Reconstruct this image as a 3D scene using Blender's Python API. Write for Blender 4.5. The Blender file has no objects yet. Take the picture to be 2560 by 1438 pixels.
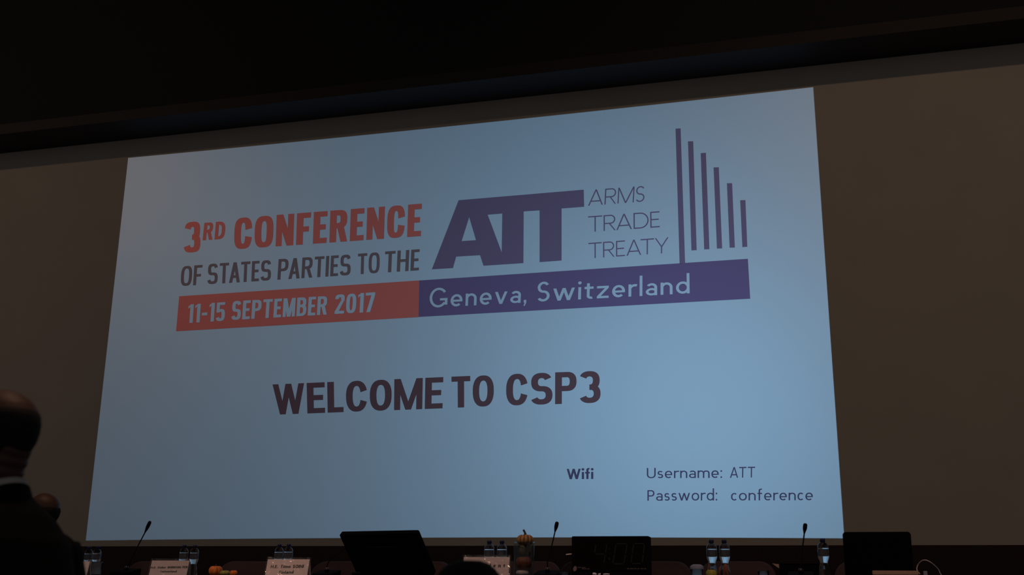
import bpy, bmesh, math, random
from mathutils import Vector, Matrix
from mathutils.geometry import tessellate_polygon
random.seed(7)
S = bpy.context.scene
COL = S.collection

# ------------------------------------------------------------------ camera
F = 2760.39                                  # focal length in pixels of the 2560 px wide frame
AX = ((0.965245734456617, -0.060800500016228304, -0.2541731128799473),
      (0.2611540111137365, 0.26147175019990726, 0.9292099366271347),
      (0.009962659911500808, -0.9632942556899081, 0.2682627860183254))
RW = Matrix(AX)                              # image axes (right, down, forward) -> world
EYE = Vector((0, 0, 1.22))                   # seated eye height
cam = bpy.data.cameras.new('camera')
cam.sensor_width = 36; cam.sensor_fit = 'HORIZONTAL'; cam.lens = F * 36 / 2560
cam.clip_start = .05; cam.clip_end = 200
cam.dof.use_dof = True; cam.dof.focus_distance = 9.5; cam.dof.aperture_fstop = 3.4
camo = bpy.data.objects.new('camera', cam); COL.objects.link(camo)
m = RW @ Matrix(((1, 0, 0), (0, -1, 0), (0, 0, -1)))
camo.matrix_world = Matrix.Translation(EYE) @ m.to_4x4()
S.camera = camo

def ray(px, py):
    return RW @ Vector(((px - 1280) / F, (py - 719) / F, 1))
def at(px, py, Y):                           # where a sight line meets the vertical plane Y
    d = ray(px, py); return EYE + d * (Y / d.y)
def atz(px, py, z):                          # ... and the horizontal plane z
    d = ray(px, py); return EYE + d * ((z - EYE.z) / d.z)
def along(px, py, s):
    return EYE + ray(px, py) * s

# ------------------------------------------------------------------ view, world
S.view_settings.view_transform = 'Standard'; S.view_settings.look = 'None'
S.view_settings.exposure = 0; S.view_settings.gamma = 1; S.view_settings.use_curve_mapping = False
W = bpy.data.worlds.new('world'); S.world = W; W.use_nodes = True
W.node_tree.nodes['Background'].inputs[0].default_value = (1, .93, .91, 1)
W.node_tree.nodes['Background'].inputs[1].default_value = .072

# ------------------------------------------------------------------ lights
WALL_Y = 10.0
SL = (-7.212, .2116, EYE.z + .4899, EYE.z + 4.678)       # the projected picture on the wall: x0, x1, z0, z1
BOW = .018                                               # slight pincushion of the beam, metres
PROJ = Vector((-2.0, -1.6, EYE.z + 3.25))                 # ceiling projector behind the camera
PROJ_W = 1450.0
def spot(name, loc, target, power, color, size, blend, radius):
    l = bpy.data.lights.new(name, 'SPOT'); l.energy = power; l.color = color
    l.spot_size = math.radians(size); l.spot_blend = blend; l.shadow_soft_size = radius
    o = bpy.data.objects.new(name, l); COL.objects.link(o); o.location = loc
    o.rotation_euler = (Vector(target) - Vector(loc)).to_track_quat('-Z', 'Y').to_euler()
    return o
WARM = (1.0, .66, .39)
spot('hall_spot_right', (2.6, 1.5, EYE.z + 8.4), (.9, 10, EYE.z + 2.6), 215, WARM, 62, 1, .12)
spot('hall_spot_left', (-13.5, 1.5, EYE.z + 8.4), (-7.6, 10, EYE.z + 2.4), 215, WARM, 62, 1, .12)
PINK = (1.0, .56, .43)
for k, x in enumerate((-4.6, -2.4, -.2)):
    spot('table_spot', (x, 2.6, EYE.z + 7.2), (x, 7.0, EYE.z + .1), 560, PINK, 24, .8, .06)
spot('aisle_spot', (-2.6, 4.4, EYE.z + 7.5), (-3.2, 4.0, EYE.z), 120, (1, .55, .3), 42, 1, .1)
spot('added_crown_spot', (-2.2, 3.1, EYE.z + 7.2), (-2.0, 2.4, EYE.z + .5), 290, (1, .62, .42), 14, .8, .08)  # added unseen lamp, narrow cone to brighten the nearest man's crown
# projector: a lens-shifted beam whose gate cuts it to the picture's rectangle
pj = spot('projector', PROJ, (PROJ.x, WALL_Y, PROJ.z), PROJ_W, (.31, .64, 1.0), 140, 0, .004)
pj.rotation_euler = (math.radians(90), 0, 0)             # -Z of the lamp looks along +Y
lt = pj.data; lt.use_nodes = True; nt = lt.node_tree; N = nt.nodes; LK = nt.links
em = [n for n in N if n.type == 'EMISSION'][0]
tc = N.new('ShaderNodeTexCoord'); sp = N.new('ShaderNodeSeparateXYZ'); LK.new(tc.outputs['Normal'], sp.inputs[0])
def mth(op, a, b=None):
    n = N.new('ShaderNodeMath'); n.operation = op
    for i, v in enumerate((a, b)):
        if v is None: continue
        if isinstance(v, (int, float)): n.inputs[i].default_value = v
        else: LK.new(v, n.inputs[i])
    return n.outputs[0]
dist = WALL_Y - PROJ.y
az = mth('ABSOLUTE', sp.outputs[2])
gx = mth('MULTIPLY', mth('DIVIDE', sp.outputs[0], az), dist)     # metres right of the lens on the wall
gz = mth('MULTIPLY', mth('DIVIDE', sp.outputs[1], az), dist)     # metres above the lens
cx = (SL[0] + SL[1]) / 2 - PROJ.x; hx = (SL[1] - SL[0]) / 2
t = mth('DIVIDE', mth('SUBTRACT', gx, cx), hx)
bow = mth('MULTIPLY', mth('SUBTRACT', 1.0, mth('MULTIPLY', t, t)), BOW)
g = mth('MULTIPLY', mth('GREATER_THAN', gx, SL[0] - PROJ.x), mth('LESS_THAN', gx, SL[1] - PROJ.x))
g = mth('MULTIPLY', g, mth('GREATER_THAN', gz, mth('ADD', bow, SL[2] - PROJ.z)))
g = mth('MULTIPLY', g, mth('LESS_THAN', gz, mth('SUBTRACT', SL[3] - PROJ.z, bow)))
LK.new(g, em.inputs[1])

# ------------------------------------------------------------------ helpers
def tag(o, label=None, cat=None, group=None, kind=None):
    for k, v in (('label', label), ('category', cat), ('group', group), ('kind', kind)):
        if v: o[k] = v
    return o
def empty(name, loc=(0, 0, 0), rz=0, label=None, cat=None, group=None):
    o = bpy.data.objects.new(name, None); COL.objects.link(o)
    o.location = loc; o.rotation_euler = (0, 0, rz); o.empty_display_size = .05
    return tag(o, label, cat, group)
def obj(name, bm, mat, parent=None, smooth=False, bevel=0):
    bmesh.ops.recalc_face_normals(bm, faces=bm.faces[:])
    me = bpy.data.meshes.new(name); bm.to_mesh(me); bm.free()
    if mat: me.materials.append(mat)
    if smooth:
        for p in me.polygons: p.use_smooth = True
    o = bpy.data.objects.new(name, me); COL.objects.link(o)
    if parent: o.parent = parent
    if bevel:
        b = o.modifiers.new('bevel', 'BEVEL'); b.width = bevel; b.segments = 3; b.limit_method = 'ANGLE'
    return o
def copy_tree(o, parent=None):
    c = o.copy(); COL.objects.link(c); c.parent = parent
    for ch in [x for x in bpy.data.objects if x.parent == o]: copy_tree(ch, c)
    return c
def BM(): return bmesh.new()
def box(bm, x0, x1, y0, y1, z0, z1, M=None):
    r = bmesh.ops.create_cube(bm, size=1)
    T = Matrix.Translation(((x0 + x1) / 2, (y0 + y1) / 2, (z0 + z1) / 2)) @ Matrix.Diagonal((x1 - x0, y1 - y0, z1 - z0, 1))
    bmesh.ops.transform(bm, matrix=(M @ T if M else T), verts=r['verts'])
def lathe(bm, prof, n=32, M=None):
    rings = []
    for r, z in prof:
        if r < 1e-6: rings.append([bm.verts.new((0, 0, z))])
        else: rings.append([bm.verts.new((r * math.cos(2 * math.pi * i / n), r * math.sin(2 * math.pi * i / n), z)) for i in range(n)])
    for a, b in zip(rings, rings[1:]):
        for i in range(n):
            j = (i + 1) % n
            if len(a) == 1: bm.faces.new((a[0], b[i], b[j]))
            elif len(b) == 1: bm.faces.new((a[i], a[j], b[0]))
            else: bm.faces.new((a[i], a[j], b[j], b[i]))
    if M: bmesh.ops.transform(bm, matrix=M, verts=[v for r in rings for v in r])
def loft(bm, pts, radii, n=14, up=None, cap=True):
    """tube with elliptic rings; radii: r or (r_side, r_front)"""
    pts = [Vector(p) for p in pts]; rings = []
    for i, p in enumerate(pts):
        tan = (pts[min(i + 1, len(pts) - 1)] - pts[max(i - 1, 0)]).normalized()
        u = Vector(up) if up else (Vector((0, 1, 0)) if abs(tan.y) < .9 else Vector((0, 0, 1)))
        side = tan.cross(u)
        if side.length < 1e-4: side = tan.cross(Vector((1, 0, 0)))
        side.normalize(); fr = side.cross(tan).normalized()
        r = radii[i]; ra, rb = r if isinstance(r, tuple) else (r, r)
        rings.append([bm.verts.new(p + side * ra * math.cos(2 * math.pi * k / n) + fr * rb * math.sin(2 * math.pi * k / n)) for k in range(n)])
    for a, b in zip(rings, rings[1:]):
        for i in range(n):
            j = (i + 1) % n; bm.faces.new((a[i], a[j], b[j], b[i]))
    if cap:
        bm.faces.new(rings[0]); bm.faces.new(rings[-1])
def ell(bm, c, r, M=None, seg=20):
    s = bmesh.ops.create_uvsphere(bm, u_segments=seg, v_segments=max(8, seg * 2 // 3), radius=1)
    T = Matrix.Translation(c) @ (M if M else Matrix.Identity(4)) @ Matrix.Diagonal((r[0], r[1], r[2], 1))
    bmesh.ops.transform(bm, matrix=T, verts=s['verts'])
def spline(pts, n=8):
    pts = [Vector(p) for p in pts]; out = []
    P = [pts[0] * 2 - pts[1]] + pts + [pts[-1] * 2 - pts[-2]]
    for i in range(1, len(P) - 2):
        a, b, c, d = P[i - 1:i + 3]
        for k in range(n):
            t = k / n
            out.append(.5 * (2 * b + (c - a) * t + (2 * a - 5 * b + 4 * c - d) * t * t + (3 * b - a - 3 * c + d) * t ** 3))
    out.append(pts[-1]); return out
def rrect(bm, x0, x1, z0, z1, y0, y1, r, corners=(1, 1, 1, 1), M=None, n=6):
    """plate in x/z with rounded corners (bl, br, tr, tl), thickness y0..y1"""
    loop = []
    for (cxx, czz, a0, on) in ((x0, z0, 180, corners[0]), (x1, z0, 270, corners[1]), (x1, z1, 0, corners[2]), (x0, z1, 90, corners[3])):
        if not on: loop.append((cxx, czz)); continue
        ox = cxx + (r if cxx == x0 else -r); oz = czz + (r if czz == z0 else -r)
        for k in range(n + 1):
            a = math.radians(a0 + 90 * k / n); loop.append((ox + r * math.cos(a), oz + r * math.sin(a)))
    A = [bm.verts.new((x, y0, z)) for x, z in loop]; B = [bm.verts.new((x, y1, z)) for x, z in loop]
    bm.faces.new(A); bm.faces.new(list(reversed(B)))
    for i in range(len(A)):
        j = (i + 1) % len(A); bm.faces.new((A[i], B[i], B[j], A[j]))
    if M: bmesh.ops.transform(bm, matrix=M, verts=A + B)

# ------------------------------------------------------------------ materials
def mat(name, col, rough=.6, metal=0, spec=.5, bump=0, bscale=60, vary=0, vscale=8, coat=0):
    M = bpy.data.materials.new(name); M.use_nodes = True; nt = M.node_tree
    p = nt.nodes['Principled BSDF']
    p.inputs['Base Color'].default_value = (*col, 1); p.inputs['Roughness'].default_value = rough
    p.inputs['Metallic'].default_value = metal; p.inputs['Specular IOR Level'].default_value = spec
    p.inputs['Coat Weight'].default_value = coat
    tc = nt.nodes.new('ShaderNodeTexCoord')
    if vary:
        ns = nt.nodes.new('ShaderNodeTexNoise'); ns.inputs['Scale'].default_value = vscale; ns.inputs['Detail'].default_value = 4
        nt.links.new(tc.outputs['Object'], ns.inputs['Vector'])
        rp = nt.nodes.new('ShaderNodeValToRGB')
        rp.color_ramp.elements[0].position = .3; rp.color_ramp.elements[1].position = .7
        rp.color_ramp.elements[0].color = (*[c * (1 - vary) for c in col], 1); rp.color_ramp.elements[1].color = (*[min(1, c * (1 + vary)) for c in col], 1)
        nt.links.new(ns.outputs[0], rp.inputs[0]); nt.links.new(rp.outputs[0], p.inputs['Base Color'])
    if bump:
        nb = nt.nodes.new('ShaderNodeTexNoise'); nb.inputs['Scale'].default_value = bscale; nb.inputs['Detail'].default_value = 3
        nt.links.new(tc.outputs['Object'], nb.inputs['Vector'])
        b = nt.nodes.new('ShaderNodeBump'); b.inputs['Strength'].default_value = bump; b.inputs['Distance'].default_value = .02
        nt.links.new(nb.outputs[0], b.inputs['Height']); nt.links.new(b.outputs[0], p.inputs['Normal'])
    return M
def slide_mat(name, col, gain=.5, rough=.52):
    """wall paint of a screen with some gain: matte plus a broad sheen, both in the picture's colour"""
    M = bpy.data.materials.new(name); M.use_nodes = True; nt = M.node_tree; nt.nodes.clear()
    d = nt.nodes.new('ShaderNodeBsdfDiffuse'); d.inputs[0].default_value = (*col, 1)
    g = nt.nodes.new('ShaderNodeBsdfAnisotropic'); g.inputs['Color'].default_value = (*col, 1); g.inputs['Roughness'].default_value = rough
    x = nt.nodes.new('ShaderNodeMixShader'); x.inputs[0].default_value = gain
    o = nt.nodes.new('ShaderNodeOutputMaterial')
    nt.links.new(d.outputs[0], x.inputs[1]); nt.links.new(g.outputs[0], x.inputs[2]); nt.links.new(x.outputs[0], o.inputs[0])
    return M
def glass(name, col=(1, 1, 1), ior=1.33, rough=.02):
    M = bpy.data.materials.new(name); M.use_nodes = True; nt = M.node_tree; nt.nodes.clear()
    g = nt.nodes.new('ShaderNodeBsdfGlass'); g.inputs['Color'].default_value = (*col, 1); g.inputs['IOR'].default_value = ior; g.inputs['Roughness'].default_value = rough
    o = nt.nodes.new('ShaderNodeOutputMaterial'); nt.links.new(g.outputs[0], o.inputs[0]); return M
def film(name, amount=.12, rough=.12, bump=.5, scale=22, tint=(1, 1, 1)):
    """thin clear plastic: see-through with a glossy, slightly wrinkled surface"""
    M = bpy.data.materials.new(name); M.use_nodes = True; nt = M.node_tree; nt.nodes.clear()
    t = nt.nodes.new('ShaderNodeBsdfTransparent'); t.inputs[0].default_value = (*tint, 1)
    g = nt.nodes.new('ShaderNodeBsdfAnisotropic'); g.inputs['Roughness'].default_value = rough
    x = nt.nodes.new('ShaderNodeMixShader'); x.inputs[0].default_value = amount
    tc = nt.nodes.new('ShaderNodeTexCoord'); ns = nt.nodes.new('ShaderNodeTexNoise'); ns.inputs['Scale'].default_value = scale; ns.inputs['Detail'].default_value = 2
    ns.inputs['Distortion'].default_value = 1.2
    b = nt.nodes.new('ShaderNodeBump'); b.inputs['Strength'].default_value = bump; b.inputs['Distance'].default_value = .03
    nt.links.new(tc.outputs['Object'], ns.inputs[0]); nt.links.new(ns.outputs[0], b.inputs['Height']); nt.links.new(b.outputs[0], g.inputs['Normal'])
    o = nt.nodes.new('ShaderNodeOutputMaterial')
    nt.links.new(t.outputs[0], x.inputs[1]); nt.links.new(g.outputs[0], x.inputs[2]); nt.links.new(x.outputs[0], o.inputs[0]); return M
def glow(name, col, s):
    M = bpy.data.materials.new(name); M.use_nodes = True; p = M.node_tree.nodes['Principled BSDF']
    p.inputs['Specular IOR Level'].default_value = .05; p.inputs['Roughness'].default_value = .7
    p.inputs['Base Color'].default_value = (*[c * .004 for c in col], 1); p.inputs['Emission Color'].default_value = (*col, 1); p.inputs['Emission Strength'].default_value = s
    return M
M_wall = mat('cream_plaster', (.50, .45, .40), .85, bump=.05, bscale=90, vary=.03, vscale=2)
M_wains = mat('dark_red_panelling', (.026, .009, .010), .8, vary=.2, vscale=5)
M_soffit = mat('dark_soffit', (.02, .012, .013), .7, bump=.05)
M_ceil = mat('black_acoustic_ceiling', (.012, .012, .012), .9, bump=.2)
M_carpet = mat('dark_carpet', (.03, .02, .02), .95, bump=.4, bscale=300)
M_dais = mat('dais_carpet', (.035, .014, .014), .95, bump=.4, bscale=300)
M_wood = mat('dark_walnut', (.02, .011, .008), .45, vary=.3, vscale=6)
M_chair = mat('oxblood_upholstery', (.036, .021, .025), .85, bump=.15, bscale=220, vary=.12, vscale=14)
M_blackp = mat('black_plastic', (.005, .005, .006), .75, spec=.02)
M_blackm = mat('matte_black_metal', (.006, .006, .008), .6, spec=.1)
M_gunm = mat('grey_metal', (.07, .07, .075), .35, metal=.8)
M_paper = mat('white_paper', (.76, .69, .66), .7, bump=.05)
M_ink = mat('black_ink', (.02, .014, .012), .7)
M_film = film('clear_sleeve')
M_pet = glass('clear_bottle_with_water', (.93, .96, .97), 1.33, .03)
M_glass = glass('clear_glass', (.96, .98, .98), 1.45, .0)
M_vase = film('vase_glass', .07, .06, .05, 6, (.86, .88, .88))
M_cap = mat('dark_blue_cap', (.02, .03, .12), .4)
M_label = film('bottle_label_film', .10, .5, 0, 5, (.72, .76, .85))
M_orange = mat('orange_gourd_skin', (.72, .20, .02), .5, vary=.25, vscale=30)
M_green = mat('green_gourd_skin', (.30, .32, .06), .5, vary=.3, vscale=25)
M_yellow = mat('yellow_gourd_skin', (.34, .35, .04), .5, vary=.2, vscale=25)
M_red = mat('red_orange_gourd_skin', (.26, .065, .02), .5, vary=.25, vscale=30)
M_orange_shade = mat('shaded_orange_gourd_skin', (.24, .075, .02), .6, vary=.25, vscale=30)  # orange skin with the shade inside the vase put into its colour
M_green_shade = mat('shaded_green_gourd_skin', (.13, .14, .04), .6, vary=.3, vscale=25)  # green skin darkened in colour to stand for the dim vase interior
M_stem = mat('dry_stem', (.06, .06, .04), .8, bump=.3)
M_card = mat('tan_card', (.38, .27, .20), .8, bump=.1)
M_white = mat('white_plastic', (.75, .72, .72), .5)
M_foil = mat('paper_glass_cap', (.24, .29, .39), .5)
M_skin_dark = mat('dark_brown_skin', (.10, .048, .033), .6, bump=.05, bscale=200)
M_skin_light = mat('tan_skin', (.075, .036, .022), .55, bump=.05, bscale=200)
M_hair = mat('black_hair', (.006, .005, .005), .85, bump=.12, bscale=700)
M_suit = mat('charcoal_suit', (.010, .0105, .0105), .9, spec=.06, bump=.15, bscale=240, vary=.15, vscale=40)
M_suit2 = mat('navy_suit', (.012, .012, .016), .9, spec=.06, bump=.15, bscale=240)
M_shirt = mat('white_shirt', (.72, .68, .68), .8)
M_shoe = mat('black_leather', (.008, .008, .008), .35)
M_eye = mat('eye_white', (.7, .68, .66), .3)

# ------------------------------------------------------------------ the room
WT = EYE.z + 4.900                            # where wall meets soffit
WB = EYE.z + .432                             # top of the dark panelling
def struct(name, bm, m): return tag(obj(name, bm, m), kind='structure')
b = BM(); box(b, -16, 8, WALL_Y, WALL_Y + .2, WB, WT); struct('wall_front', b, M_wall)
b = BM(); box(b, -16, 8, WALL_Y - .03, WALL_Y + .2, .58, WB); struct('trim_1', b, M_wains)
b = BM(); box(b, -16, 8, WALL_Y - .481, WALL_Y + .2, WT, WT + .12); struct('trim_2', b, M_soffit)
b = BM(); box(b, -16, 8, WALL_Y - .475, WALL_Y + .2, WT + .12, 10.6); struct('trim_3', b, M_ceil)
b = BM(); box(b, -16, 8, -8, WALL_Y + .2, 10.6, 10.8); struct('ceiling', b, M_ceil)
b = BM(); box(b, -16, 8, -8, WALL_Y + .2, -.1, 0); struct('floor', b, M_carpet)
b = BM(); box(b, -16, 8, 6.1, WALL_Y + .2, 0, .58); tag(obj('stage_platform', b, M_dais), kind='structure')

# ------------------------------------------------------------------ lettering
def ring(x0, y0, x1, y1, tv, th, n, a0=0, a1=360, k=None):
    cx, cy, a, b = (x0 + x1) / 2, (y0 + y1) / 2, (x1 - x0) / 2, (y1 - y0) / 2
    k = k or max(4, int(abs(a1 - a0) / 7)); out = []
    def pt(aa, bb, t):
        c, s = math.cos(t), math.sin(t)
        return (cx + aa * math.copysign(abs(c) ** (2 / n), c), cy + bb * math.copysign(abs(s) ** (2 / n), s))
    T = [math.radians(a0 + (a1 - a0) * i / k) for i in range(k + 1)]
    for t, u in zip(T, T[1:]):
        out.append([pt(a, b, t), pt(a, b, u), pt(a - tv, b - th, u), pt(a - tv, b - th, t)])
    return out
def rect(x0, y0, x1, y1): return [[(x0, y0), (x1, y0), (x1, y1), (x0, y1)]]
def para(xa, ya, xb, yb, w): return [[(xa, ya), (xa + w, ya), (xb + w, yb), (xb, yb)]]
def bowl(x0, y0, x1, y1, tv, th, n):
    r = min((y1 - y0) / 2 * 1.0, (x1 - x0) * .8); xc = x1 - r
    return rect(x0, y1 - th, xc + .001, y1) + rect(x0, y0, xc + .001, y0 + th) + ring(xc - r, y0, x1, y1, tv, th, n, -90, 90)
def glyph(c, st):
    tv, th, n, xh = st['tv'], st['th'], st['n'], st.get('xh', .7)
    w = st['w'].get(c, st['w'].get('*', .5)); d = st.get('diag', 1.08) * tv; asc = st.get('asc', 1.04)
    if c == ' ': return st.get('space', .25), []
    if c == 'A':
        h = (w - d) / 2; y = .23; xi = h * y + d * .4
        return w, para(0, 0, h, 1, d) + para(w - d, 0, h, 1, d) + rect(xi, y, w - xi, y + th)
    if c == 'B': return w, rect(0, 0, tv, 1) + bowl(0, .47, w * .95, 1, tv, th, n) + bowl(0, 0, w, .47 + th, tv, th, n)
    if c in 'CG':
        g = ring(0, 0, w, 1, tv, th, n, a_ := 36 if n < 2.3 else (18 if n < 2.7 else 9), 360 - a_, 44)
        if c == 'G': g += rect(w - tv, .12, w, .46) + rect(w * .58, .46 - th, w, .46)
        return w, g
    if c == 'D': return w, rect(0, 0, tv, 1) + bowl(0, 0, w, 1, tv, th, n)
    if c == 'E': return w, rect(0, 0, tv, 1) + rect(0, 0, w, th) + rect(0, 1 - th, w, 1) + rect(0, .5 - th * .45, w * .9, .5 + th * .55)
    if c == 'F': return w, rect(0, 0, tv, 1) + rect(0, 1 - th, w, 1) + rect(0, .5 - th * .6, w * .88, .5 + th * .4)
    if c == 'H': return w, rect(0, 0, tv, 1) + rect(w - tv, 0, w, 1) + rect(0, .5 - th * .4, w, .5 + th * .6)
    if c == 'I': return tv, rect(0, 0, tv, 1)
    if c == 'K': return w, rect(0, 0, tv, 1) + para(tv * .8, .38, w - d, 1, d) + para(w - d, 0, w * .35, .55, d)
    if c == 'L': return w, rect(0, 0, tv, 1) + rect(0, 0, w, th)
    if c == 'M':
        q = tv * .92; return w, rect(0, 0, q, 1) + rect(w - q, 0, w, 1) + para(q * .1, 1, (w - d) / 2, 0, d) + para(w - q * .1 - d, 1, (w - d) / 2, 0, d)
    if c == 'N':
        q = tv * .9; return w, rect(0, 0, q, 1) + rect(w - q, 0, w, 1) + para(0, 1, w - d, 0, d)
    if c in 'O0': return w, ring(0, 0, w, 1, tv, th, n)
    if c == 'P': return w, rect(0, 0, tv, 1) + bowl(0, .40, w, 1, tv, th, n)
    if c == 'R': return w, rect(0, 0, tv, 1) + bowl(0, .43, w * .97, 1, tv, th, n) + para(w - d * .98, 0, w * .42, .46, d)
    if c in 'Ss8':
        H = 1 if c != 's' else xh; m = H * .5; e0 = 30 if n < 2.3 else (24 if n < 2.7 else 13)
        return w, ring(w * .03, m - th * .5, w * .97, H, tv, th, n, e0, 270) + ring(0, 0, w, m + th * .5, tv, th, n, 90, e0 - 180)
    if c == 'T': return w, rect((w - tv) / 2, 0, (w + tv) / 2, 1) + rect(0, 1 - th, w, 1)
    if c == 'U': return w, rect(0, w / 2, tv, 1) + rect(w - tv, w / 2, w, 1) + ring(0, 0, w, w, tv, th, n, 180, 360)
    if c in 'Vv':
        H = 1 if c == 'V' else xh; return w, para(0, H, (w - d) / 2, 0, d) + para(w - d, H, (w - d) / 2, 0, d)
    if c in 'Ww':
        H = 1 if c == 'W' else xh; q = (w - d) / 4
        return w, para(0, H, q, 0, d) + para(2 * q, H, q, 0, d) + para(2 * q, H, 3 * q, 0, d) + para(4 * q, H, 3 * q, 0, d)
    if c == 'Y': return w, rect((w - tv) / 2, 0, (w + tv) / 2, .46) + para(0, 1, (w - d) / 2, .42, d) + para(w - d, 1, (w - d) / 2, .42, d)
    if c == '1': return w, rect(w - tv, 0, w, 1) + [[(0, .76), (w - tv, .86), (w - tv * .5, 1), (0, .76 + th * 1.05)]]
    if c == '2':
        g = ring(0, 1 - w * 1.05, w, 1, tv, th, n, 180, -20) + rect(0, 0, w, th)
        return w, g + [[(0, th * .9), (tv * 1.12, th * .9), (w, 1 - w * .62), (w - tv * .95, 1 - w * .68)]]
    if c == '3':
        return w, ring(0, .5 - th * .55, w * .96, 1, tv, th, n, 168 if n > 2.7 else 154, -90) + ring(0, 0, w, .5 + th * .5, tv, th, n, 90, -168 if n > 2.7 else -156)
    if c == '5':
        return w, rect(.05 * w, 1 - th, w * .95, 1) + rect(.05 * w, .46, .05 * w + tv * .9, 1) + ring(0, 0, w, .64, tv, th, n, 140, -160)
    if c == '7': return w, rect(0, 1 - th, w, 1) + para(w * .16, 0, w - d, 1 - th, d)
    if c == '4': return w, rect(w - tv * 1.6, 0, w - tv * .6, 1) + rect(0, .2, w, .2 + th) + para(0, .2, w - tv * 1.7, 1, d)
    if c == '-': return w, rect(0, .36, w, .36 + th)
    if c == '.': return tv, rect(0, 0, tv, tv)
    if c == ',': return tv, rect(0, 0, tv, tv * 1.05) + [[(tv * .35, 0), (tv, 0), (tv * .5, -.17), (0, -.17)]]
    if c == ':': return tv * 1.05, rect(0, 0, tv * 1.05, tv * 1.15) + rect(0, xh - tv * 1.2, tv * 1.05, xh)
    if c == 'i': return tv, rect(0, 0, tv, xh) + ring(-tv * .12, xh + .14, tv * 1.12, xh + .14 + tv * 1.24, tv * .61, tv * .61, 2)
    if c == 'l': return tv, rect(0, 0, tv, asc)
    if c == 'o': return w, ring(0, 0, w, xh, tv, th, n)
    if c == 'c': return w, ring(0, 0, w * 1.08, xh, tv, th, n, 48, 312)
    if c == 'e': return w, ring(0, 0, w, xh, tv, th, n, 0, 312) + rect(tv * .6, xh * .5 - th * .6, w - .002, xh * .5 + th * .3)
    if c == 'd': return w, ring(0, 0, w, xh, tv, th, n) + rect(w - tv, 0, w, asc)
    if c == 'b': return w, ring(0, 0, w, xh, tv, th, n) + rect(0, 0, tv, asc)
    if c == 'a':
        return w, rect(w - tv, 0, w, xh - w * .42) + ring(.03 * w, xh - w * .86, w, xh, tv, th, n, 0, 150) + ring(0, 0, w * 1.02, xh * .60, tv, th * .9, n, 40, 320) 
    if c in 'nh':
        H = asc if c == 'h' else xh
        return w, rect(0, 0, tv, H) + ring(0, xh - w, w, xh, tv, th, n, 0, 165) + rect(w - tv, 0, w, xh - w / 2 + .005)
    if c == 'm':
        q = (w + tv) / 2
        return w, rect(0, 0, tv, xh) + ring(0, xh - q, q, xh, tv, th, n, 0, 165) + rect(q - tv, 0, q, xh - q / 2 + .005) + ring(q - tv, xh - q, w, xh, tv, th, n, 0, 165) + rect(w - tv, 0, w, xh - q / 2 + .005)
    if c == 'r': return w, rect(0, 0, tv, xh) + ring(0, xh - w * 1.5, w * 1.7, xh, tv, th, n, 68, 165)
    if c == 't': return w, rect(w * .26, w * .3, w * .26 + tv, xh * 1.28) + rect(0, xh - th, w, xh) + ring(w * .26, 0, w * 1.25, w * .75, tv, th, n, 180, 290)
    if c == 'f': return w, rect(w * .24, 0, w * .24 + tv, asc - w * .4) + rect(0, xh - th, w * .95, xh) + ring(w * .24, asc - w * .8, w * 1.35, asc, tv, th, n, 75, 180)
    if c == 'z': return w, rect(0, xh - th, w, xh) + rect(0, 0, w, th) + para(0, th * .9, w - d * 1.2, xh - th * .9, d * 1.2)
    if c == 's': pass
    return .4, rect(0, 0, .3, .7)
def text_polys(s, st):
    x = 0; P = []
    for i, c in enumerate(s):
        w, g = glyph(c, st)
        P += [[(px + x, py) for px, py in q] for q in g]
        x += w + (st['gap'] if i < len(s) - 1 else 0)
        if i < len(s) - 1: x += st.get('kern', {}).get(s[i:i + 2], 0)
    return x, P
def quadmap(q):                                # q: bl, br, tr, tl  -> f(u, v)
    bl, br, tr, tl = [Vector(p) for p in q]
    return lambda u, v: (bl * (1 - u) + br * u) * (1 - v) + (tl * (1 - u) + tr * u) * v
def put(bm, polys, fn):                        # overlapping strokes are stacked a hair apart
    layer, last = 0, []
    for p in polys:
        near = lambda a, c: abs(a[0] - c[0]) + abs(a[1] - c[1]) < 1e-6
        if not (len(p) == 4 and len(last) == 4 and near(p[0], last[1]) and near(p[3], last[2])): layer += 1   # an arc stays on one layer
        last = p; lift = Vector((0, -.00005 * layer, 0))
        vs = [bm.verts.new(fn(*xy) + lift) for xy in p]
        try: bm.faces.new(vs)
        except ValueError: pass
def word(bm, s, st, quad, place):
    w, P = text_polys(s, st); q = quadmap(quad)
    put(bm, P, lambda x, y: place(*q(x / w, y)))
def face_front(bm):                            # all lettering faces look at the hall
    for f in bm.faces:
        f.normal_update()
        if f.normal.y > 0: f.normal_flip()
def flat(name, bm, m, parent):
    face_front(bm)
    me = bpy.data.meshes.new(name); bm.to_mesh(me); bm.free(); me.materials.append(m)
    o = bpy.data.objects.new(name, me); COL.objects.link(o); o.parent = parent; return o

# ------------------------------------------------------------------ the projected slide
K = .72
M_s_white = slide_mat('slide_white', (K, K, K))
M_s_orange = slide_mat('slide_orange', (.92, .20, .14))
M_s_brown = slide_mat('slide_dark_brown', (.30, .185, .165))
M_s_purple = slide_mat('slide_purple', (.29, .175, .25))
M_s_violet = slide_mat('slide_violet_banner', (.255, .15, .265))
M_s_plum = slide_mat('slide_plum', (.215, .095, .095))
M_s_navy = slide_mat('slide_navy', (.145, .10, .16))
slide = empty('projected_slide', ((SL[0] + SL[1]) / 2, WALL_Y, SL[2]), 0,
              'large bluish white conference welcome slide projected on the cream wall', 'projected slide')
def sl(name, bm, m, parent=slide):
    for v in bm.verts: v.co -= slide.location
    return flat(name, bm, m, parent)
def plane_y(off): return lambda px, py: at(px, py, WALL_Y - off)
b = BM(); nseg = 40; cxs = (SL[0] + SL[1]) / 2; hxs = (SL[1] - SL[0]) / 2
lo, hi = [], []
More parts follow.
